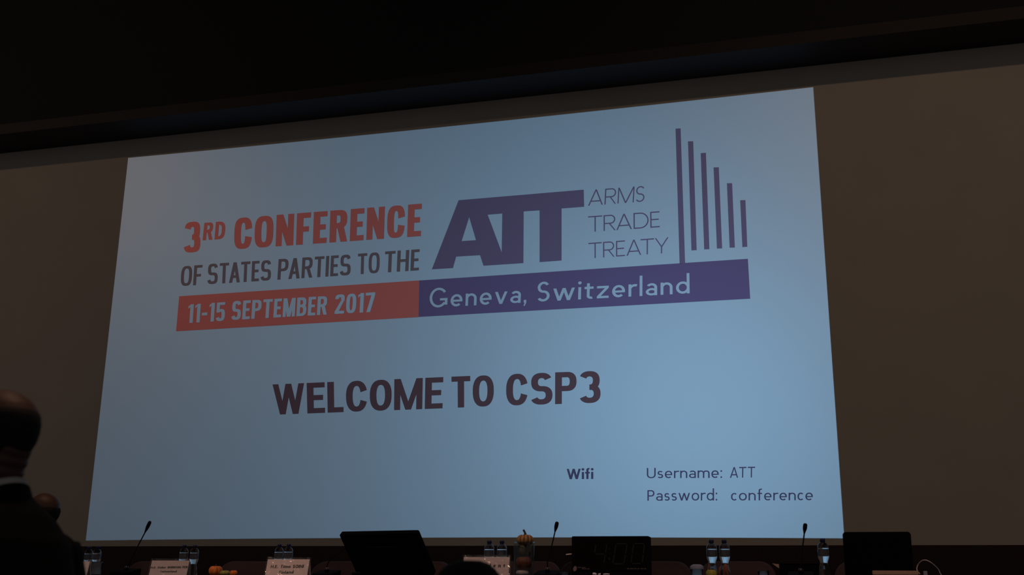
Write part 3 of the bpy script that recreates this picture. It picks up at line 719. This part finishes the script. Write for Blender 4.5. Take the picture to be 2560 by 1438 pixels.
def vase():
    Y = 7.05; A = at(1285, 1357, Y); B = at(1336, 1357, Y); cxv = (A.x + B.x) / 2; rv = (B.x - A.x) / 2; zt = at(1312, 1357, Y).z; h = zt - TZ
    r = empty('glass_vase', (cxv, Y, TZ), 0, 'clear glass cylinder vase filled with gourds, pumpkin on top', 'vase')
    b = BM(); lathe(b, [(0, .012), (rv - .004, .012), (rv - .003, .02), (rv - .003, h), (rv - .0015, h + .002), (rv, h), (rv, .004), (rv - .004, 0), (0, 0)], 48); obj('vase_wall', b, M_vase, r, True)
    b = BM(); lathe(b, [(rv - .004, h - .002), (rv - .004, h + .0015), (rv - .0015, h + .003), (rv + .0008, h + .0015), (rv + .0008, h - .002), (rv - .004, h - .002)], 48); obj('polished_rim', b, M_glass, r, True)
    lay = TZ + .014
    gourd(1306, 1437, Y, .042, .045, M_white, 'decorative_gourd', 'white gourd at the bottom inside the glass vase', 8, .05, 0, lay, group='gourds in the vase')
    gourd(1309, 1400, Y, .053, .085, M_orange_shade, 'decorative_gourd', 'orange gourd in the middle of the glass vase', 9, .12, 0, lay + .0455, group='gourds in the vase')
    gourd(1318, 1380, Y + .026, .03, .075, M_green_shade, 'decorative_gourd', 'green gourd at right inside the glass vase', 8, .1, 0, lay + .131, group='gourds in the vase')
    gourd(1306, 1360, Y - .028, .021, .062, M_green_shade, 'decorative_gourd', 'slim green gourd at front under the pumpkin in the vase', 6, .05, 0, lay + .135, group='gourds in the vase')
    p = at(1313, 1340, Y)
    pk = gourd(1313, 1340, Y, .055, .078, M_pk, 'striped_pumpkin', 'small striped yellow orange pumpkin with stem on top of the vase', 11, .16, .026, zt - .022, .012, group=None)
    pk.rotation_euler = (0, math.radians(0), .25)
    return r
# pumpkin skin: pale orange flesh with dark grooves between the ribs
M_pk = bpy.data.materials.new('striped_pumpkin_skin'); M_pk.use_nodes = True
nt = M_pk.node_tree; p = nt.nodes['Principled BSDF']; p.inputs['Roughness'].default_value = .5
tcn = nt.nodes.new('ShaderNodeTexCoord'); sx = nt.nodes.new('ShaderNodeSeparateXYZ'); nt.links.new(tcn.outputs['Object'], sx.inputs[0])
def mm(op, a, bb=None):
    n = nt.nodes.new('ShaderNodeMath'); n.operation = op
    for i, v in enumerate((a, bb)):
        if v is None: continue
        if isinstance(v, (int, float)): n.inputs[i].default_value = v
        else: nt.links.new(v, n.inputs[i])
    return n.outputs[0]
ang = mm('ARCTAN2', sx.outputs[1], sx.outputs[0]); st_ = mm('POWER', mm('ABSOLUTE', mm('COSINE', mm('MULTIPLY', ang, 5.5))), 9.0)
rp = nt.nodes.new('ShaderNodeValToRGB'); rp.color_ramp.elements[0].color = (.42, .25, .085, 1); rp.color_ramp.elements[1].color = (.10, .028, .008, 1)
nt.links.new(st_, rp.inputs[0]); nt.links.new(rp.outputs[0], p.inputs['Base Color'])
vase()

# ------------------------------------------------------------------ small things
def small():
    Y = 6.95; A = at(2181, 1427, Y); B = at(2296, 1427, Y); h = A.z - TZ; w = B.x - A.x
    r = empty('low_box', ((A.x + B.x) / 2, Y, TZ), 0, 'low tan cardboard box in front of the right laptop', 'box')
    b = BM(); box(b, -w / 2 + .004, w / 2 - .004, .004, .06, 0, h - .012); obj('box_body', b, M_card, r, bevel=.003)
    b = BM(); box(b, -w / 2, w / 2, 0, .064, h - .024, h); obj('lid', b, M_card, r, bevel=.003)
    Y = 7.0
    pts = [at(x, y, Y) for x, y in ((2300, 1436), (2293, 1424), (2296, 1412), (2302, 1404.5), (2309, 1401), (2320, 1403.5), (2335, 1413), (2347, 1424), (2357, 1440))]
    pts = [(p.x, Y + .03 * math.sin(i), max(p.z, TZ + .004)) for i, p in enumerate(pts)]
    pts.append((pts[-1][0] + .06, Y + .05, TZ + .004)); pts.append((pts[-1][0] + .2, Y + .2, TZ + .004))
    o = Vector((pts[0][0], Y, TZ)); r = empty('white_cable', o, 0, 'thin white cable looping up beside the tan box', 'cable')
    sp_ = [p - o for p in spline(pts, 8)]; b = BM(); loft(b, sp_, [.0022] * len(sp_), 8); obj('cord', b, M_white, r, True)
    q = at(2310, 1424, Y) - o
    b = BM(); box(b, q.x - .006, q.x + .016, -.02, .0, 0, q.z - .01); obj('plug', b, M_foil, r, bevel=.003)
    Y = 6.96; t = bpy.data.objects['digital_timer']
    a_, b_ = at(1414.5, 1387.2, Y) - t.location, at(1432, 1385.6, Y) - t.location
    b = BM(); loft(b, [a_, a_ + (b_ - a_) * .08, b_], [.002, .0036, .0036], 10); obj('side_tab', b, M_white, t, True)['label'] = 'pale tab sticking out at its left side'
small()

# ------------------------------------------------------------------ people
def evaluate(name, bm, m, parent, voxel, smooth=6, extra=None):
    me = bpy.data.meshes.new(name); bmesh.ops.recalc_face_normals(bm, faces=bm.faces[:]); bm.to_mesh(me); bm.free()
    o = bpy.data.objects.new(name, me); COL.objects.link(o)
    r = o.modifiers.new('r', 'REMESH'); r.mode = 'VOXEL'; r.voxel_size = voxel
    s = o.modifiers.new('s', 'SMOOTH'); s.iterations = smooth; s.factor = .5
    dg = bpy.context.evaluated_depsgraph_get(); ev = o.evaluated_get(dg); nm = bpy.data.meshes.new_from_object(ev)
    o.modifiers.clear(); o.data = nm; bpy.data.meshes.remove(me); nm.name = name
    nm.materials.clear(); nm.materials.append(m)
    for p in nm.polygons: p.use_smooth = True
    o.parent = parent; return o
HEADROWS = [(.000, .035, .092, .024), (.012, .010, .101, .040), (.03, -.02, .103, .052), (.05, -.052, .101, .060), (.08, -.082, .098, .067), (.105, -.096, .096, .072),
            (.125, -.101, .092, .0745), (.15, -.102, .096, .0765), (.175, -.097, .090, .0745), (.198, -.083, .074, .066), (.215, -.064, .053, .053), (.228, -.040, .030, .035), (.235, -.014, .010, .014)]
def head_bm(bm, P, turn, nape=0):
    """head with chin level at z=0 of frame P (yaw turn), ears, nose, lips, brow"""
    M = P @ Matrix.Rotation(turn, 4, 'Z'); n = 28; rings = []
    for z, yb, yf, hw in HEADROWS:
        cy, a = (yb + yf) / 2, (yf - yb) / 2
        rings.append([bm.verts.new(M @ Vector((hw * math.cos(2 * math.pi * k / n), cy + a * math.sin(2 * math.pi * k / n), z))) for k in range(n)])
    for a, b in zip(rings, rings[1:]):
        for i in range(n): bm.faces.new((a[i], a[(i + 1) % n], b[(i + 1) % n], b[i]))
    bm.faces.new(rings[0]); bm.faces.new(rings[-1])
    e = lambda c, r, rot=None: ell(bm, (0, 0, 0), r, M @ Matrix.Translation(c) @ (rot or Matrix.Identity(4)) , 14)
    loft(bm, [M @ Vector(v) for v in ((0, .088, .125), (0, .104, .098), (0, .116, .082), (0, .098, .074))], [.008, .011, .015, .010], 10)
    for s in (-1, 1):
        e((s * .013, .102, .079), (.010, .012, .008))
        e((s * .030, .088, .135), (.024, .012, .008))
        e((s * .078, -.008, .100), (.009, .019, .033), Matrix.Rotation(s * .35, 4, 'Z') @ Matrix.Rotation(-.15, 4, 'X'))
        e((s * .076, .002, .078), (.007, .010, .012))
    e((0, .099, .057), (.024, .009, .006)); e((0, .098, .047), (.021, .009, .007)); e((0, .092, .018), (.022, .014, .014))
    if nape:
        for z, r in ((.078, .034), (.052, .034), (.026, .032)): e((0, -.058 + (.078 - z) * .26, z), (.050, r * .75, r * .62))
    # neck
    nk = [M @ Vector((0, -.018, .07)), P @ Vector((0, -.008, .02)), P @ Vector((0, -.012, -.04)), P @ Vector((0, -.03, -.10))]
    loft(bm, nk, [.058, .055, .056, .075], 18)
    return M
def hand_bm(bm, wrist, down, side, fwd):
    """palm and five separate, slightly curled fingers"""
    w, d, s, f = Vector(wrist), Vector(down).normalized(), Vector(side).normalized(), Vector(fwd).normalized()
    loft(bm, [w, w + d * .03, w + d * .095], [(.027, .020), (.018, .034), (.015, .041)], 12, up=f)
    for k, (off, L) in enumerate(((-.033, .062), (-.011, .074), (.012, .082), (.034, .070))):
        a = w + d * .088 + f * off * 1.05
        p1 = a + d * L * .45 + f * off * .18 - s * .006; p2 = p1 + d * L * .33 - s * .014; p3 = p2 + d * L * .22 - s * .018
        loft(bm, [a, p1, p2, p3], [.0092, .0088, .0080, .0060], 9)
    a = w + d * .028 + f * .030
    loft(bm, [a, a + f * .030 + d * .022 - s * .008, a + f * .040 + d * .050 - s * .014, a + f * .040 + d * .072 - s * .016], [.013, .011, .0100, .0075], 9)
def hair_shell(P, turn, parent, zmin_back, zmin_side, ztop, grow=.006, front=.02, m=None):
    """short hair: outer scalp shell over chosen rows, leaving the face free"""
    M = P @ Matrix.Rotation(turn, 4, 'Z'); n = 48; b = BM(); rows = []
    hs = [h / 40 for h in range(0, 41)]
    def prof(z):
        for r0, r1 in zip(HEADROWS, HEADROWS[1:]):
            if r0[0] <= z <= r1[0]:
                t = (z - r0[0]) / (r1[0] - r0[0]); return [r0[i] * (1 - t) + r1[i] * t for i in range(4)]
        return HEADROWS[-1]
    for q in range(25):
        row = []
        for k in range(n):
            a = 2 * math.pi * k / n; s = math.sin(a)          # s=-1 back, +1 front
            zl = zmin_back if s < -.3 else (zmin_side if s < front else .185)
            if -.3 <= s < front: zl = zmin_back + (zmin_side - zmin_back) * (s + .3) / (front + .3)
            zl = min(zl, ztop - .002)
            z = zl + (ztop - zl) * q / 24; _, yb, yf, hw = prof(min(z, .2345)); cy, aa = (yb + yf) / 2, (yf - yb) / 2
            edge = min(1, min(q, 24 - q) / 3) if ztop < .23 else min(1, q / 3)
            gg = grow * edge - .001 * (1 - edge)
            row.append(b.verts.new(M @ Vector(((hw + gg) * math.cos(a), cy + (aa + gg) * s, z + (gg if z > .2 else 0)))))
        rows.append(row)
    for a, c in zip(rows, rows[1:]):
        for i in range(n): b.faces.new((a[i], a[(i + 1) % n], c[(i + 1) % n], c[i]))
    if ztop >= .23: b.faces.new(rows[-1])
    return obj('hair', b, m or M_hair, parent, True)
def person(loc, rz, height, head_turn, label, skin, suit, hair, seated=False, nape=0, stoop=0, voxel=.007):
    k = height / 1.76
    r = empty('person', (loc[0], loc[1], 0), rz, label, 'person'); r.scale = (k, k, k)
    dz = 0 if not seated else -.45                            # hips drop to the seat
    chin = 1.525 + dz; sh = 1.44 + dz; hip = .93 + dz if not seated else .52
    P = Matrix.Translation((0, .02 + stoop, chin))
    b = BM(); M = head_bm(b, P, head_turn, nape)
    loft(b, [(0, -.03, sh + .02), (0, -.01, sh - .06), (0, 0, sh - .20), (0, .0, sh - .36), (0, 0, hip + .02), (0, 0, hip - .08)], [(.10, .07), (.165, .095), (.160, .115), (.15, .115), (.165, .115), (.15, .10)], 20, up=(0, 1, 0))
    if not seated:
        arms = {s: [(s * .175, -.02, sh - .07), (s * .205, -.03, sh - .15), (s * .235, -.035, sh - .30), (s * .262, .0, sh - .42), (s * .268, .045, sh - .555)] for s in (-1, 1)}
        legs = {s: [(s * .09, 0, hip), (s * .10, .01, hip - .2), (s * .105, .015, .50), (s * .108, -.01, .30), (s * .11, -.02, .09)] for s in (-1, 1)}
    else:
        arms = {s: [(s * .175, -.02, sh - .07), (s * .21, -.01, sh - .16), (s * .25, .03, sh - .29), (s * .24, .16, sh - .33), (s * .19, .30, sh - .345)] for s in (-1, 1)}
        legs = {s: [(s * .09, 0, hip), (s * .10, .2, hip + .01), (s * .11, .42, hip - .01), (s * .115, .44, .30), (s * .115, .42, .09)] for s in (-1, 1)}
    for s in (-1, 1):
        loft(b, arms[s], [.058, .052, .042, .038, .028], 12)
        A = Vector(arms[s][-1]); D = A - Vector(arms[s][-2])
        if not seated: hand_bm(b, A, D, (s, 0, 0), (0, 1, -.1))
        else: hand_bm(b, A, (0, 1, -.1), (0, 0, 1), (-s, .15, 0))
        loft(b, legs[s], [.088, .08, .06, .058, .042], 14)
        fx, fy, fz = legs[s][-1]
        loft(b, [(fx, fy - .05, .05), (fx, fy + .02, .05), (fx, fy + .13, .035), (fx, fy + .19, .028)], [(.036, .045), (.042, .048), (.044, .028), (.034, .02)], 12, up=(0, 0, 1))
    evaluate('body', b, skin, r, voxel, 4)
    for s in (-1, 1):
        b = BM(); ell(b, (0, 0, 0), (.0115, .0115, .0115), M @ Matrix.Translation((s * .030, .083, .118)), 12); obj('eye', b, M_eye, r, True)
    # jacket: torso, sleeves and stand-up back of the collar
    b = BM()
    loft(b, [(0, -.006, chin - .03), (0, -.015, chin - .06), (0, -.028, chin - .10), (0, -.036, chin - .15), (0, -.036, chin - .22), (0, -.022, chin - .34), (0, .0, sh - .40), (0, .0, hip + .0), (0, 0, hip - (.12 if not seated else .04))],
         [(.070, .064), (.094, .074), (.145, .100), (.190, .125), (.210, .148), (.205, .155), (.19, .145), (.205, .15), (.21, .155)], 26, up=(0, 1, 0))
    for s in (-1, 1):
        ell(b, (s * .172, -.03, sh - .085), (.062, .07, .062))
        loft(b, [Vector(p) for p in arms[s]], [.078, .072, .062, .056, .047], 14)
    jk = evaluate('jacket', b, suit, r, voxel, 8)
    b = BM()                                                   # jacket collar band lying on the shoulders
    nn = 40; inn, outr, top = [], [], []
    for q in range(nn):
        a = 2 * math.pi * q / nn
        yy = -.012 + .066 * math.sin(a); z = chin - .010 - .5 * (yy + .06)
        inn.append(b.verts.new((.068 * math.cos(a), -.001 + .066 * math.sin(a), z - .002)))
        top.append(b.verts.new((.073 * math.cos(a), -.002 + .070 * math.sin(a), z)))
        outr.append(b.verts.new((.094 * math.cos(a), -.008 + .084 * math.sin(a), z - .052)))
    for q in range(nn):
        w = (q + 1) % nn
        b.faces.new((inn[q], inn[w], top[w], top[q])); b.faces.new((top[q], top[w], outr[w], outr[q]))
    obj('jacket_collar', b, suit, jk, True)
    b = BM(); lo_, hi_, hi2 = [], [], []
    for q in range(nn):
        a = 2 * math.pi * q / nn
        yy = -.012 + .060 * math.sin(a); z = chin + .007 - .5 * (yy + .06)
        lo_.append(b.verts.new((.0675 * math.cos(a), +.000 + .0655 * math.sin(a), z - .045)))
        hi_.append(b.verts.new((.0655 * math.cos(a), +.002 + .0640 * math.sin(a), z)))
        hi2.append(b.verts.new((.0625 * math.cos(a), +.002 + .0610 * math.sin(a), z - .002)))
    for q in range(nn):
        w = (q + 1) % nn; b.faces.new((lo_[q], lo_[w], hi_[w], hi_[q])); b.faces.new((hi_[q], hi_[w], hi2[w], hi2[q]))
    obj('shirt_collar', b, M_shirt, r, True)
    b = BM()
    for s in (-1, 1): loft(b, legs[s], [.105, .098, .082, .078, .07], 16)
    loft(b, [(0, 0, hip + .08), (0, 0, hip - .02), (0, .0, hip - .09)], [(.172, .125), (.178, .125), (.12, .10)], 20, up=(0, 1, 0))
    evaluate('trousers', b, suit, r, .012, 4)
    for s in (-1, 1):
        fx, fy, _ = legs[s][-1]; b = BM()
        loft(b, [(fx, fy - .075, .04), (fx, fy - .05, .052), (fx, fy + .03, .056), (fx, fy + .14, .042), (fx, fy + .21, .030), (fx, fy + .235, .026)], [(.02, .03), (.044, .05), (.05, .055), (.05, .04), (.040, .028), (.02, .016)], 14, up=(0, 0, 1))
        for v in b.verts: v.co.z = max(v.co.z, 0)
        obj('shoe', b, M_shoe, r, True)
    if hair == 'fringe': hair_shell(P, head_turn, r, .045, .10, .184, .003, .25)
    if hair == 'low fringe': hair_shell(P, head_turn, r, .04, .09, .150, .003, .1)
    if hair == 'full': hair_shell(P, head_turn, r, .035, .09, .2345, .013, .35)
    return r
def stand(px, py_top, s, rz, turn, **kw):
    """place a figure so that the top of its head is seen at px, py_top, s metres away"""
    T = along(px, py_top, s); k = T.z / 1.76
    off = Matrix.Rotation(rz, 3, 'Z') @ Vector((0, .02 + kw.get('stoop', 0), 0)) * k
    return person((T.x - off.x, T.y - off.y), rz, T.z, turn, **kw)
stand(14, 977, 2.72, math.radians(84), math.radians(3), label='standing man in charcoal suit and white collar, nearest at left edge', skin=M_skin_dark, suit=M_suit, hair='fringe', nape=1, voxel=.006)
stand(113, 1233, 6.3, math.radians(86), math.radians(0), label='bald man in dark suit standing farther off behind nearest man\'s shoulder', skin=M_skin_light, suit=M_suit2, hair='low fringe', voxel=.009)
def seated():
    T = along(1174, 1415, 2.75); sz = T.z / (1.76 - .45); h = 1.76 * sz
    p = person((T.x, T.y - .02 * sz), 0, h, math.radians(0), 'dark haired person seated in front of half hidden name card', M_skin_dark, M_suit2, 'full', True, voxel=.009)
    c = copy_tree(ch0); c.location = (T.x, T.y - .28, 0); c.rotation_euler = (0, 0, math.pi); c.scale = (1, 1, (.52 - .115) * sz / .48)
    c.location.y = T.y - .27
    for o in (c,):
        tag(o, 'dark red hall chair carrying the seated dark haired person', 'chair'); 
        if 'group' in o: del o['group']
seated()
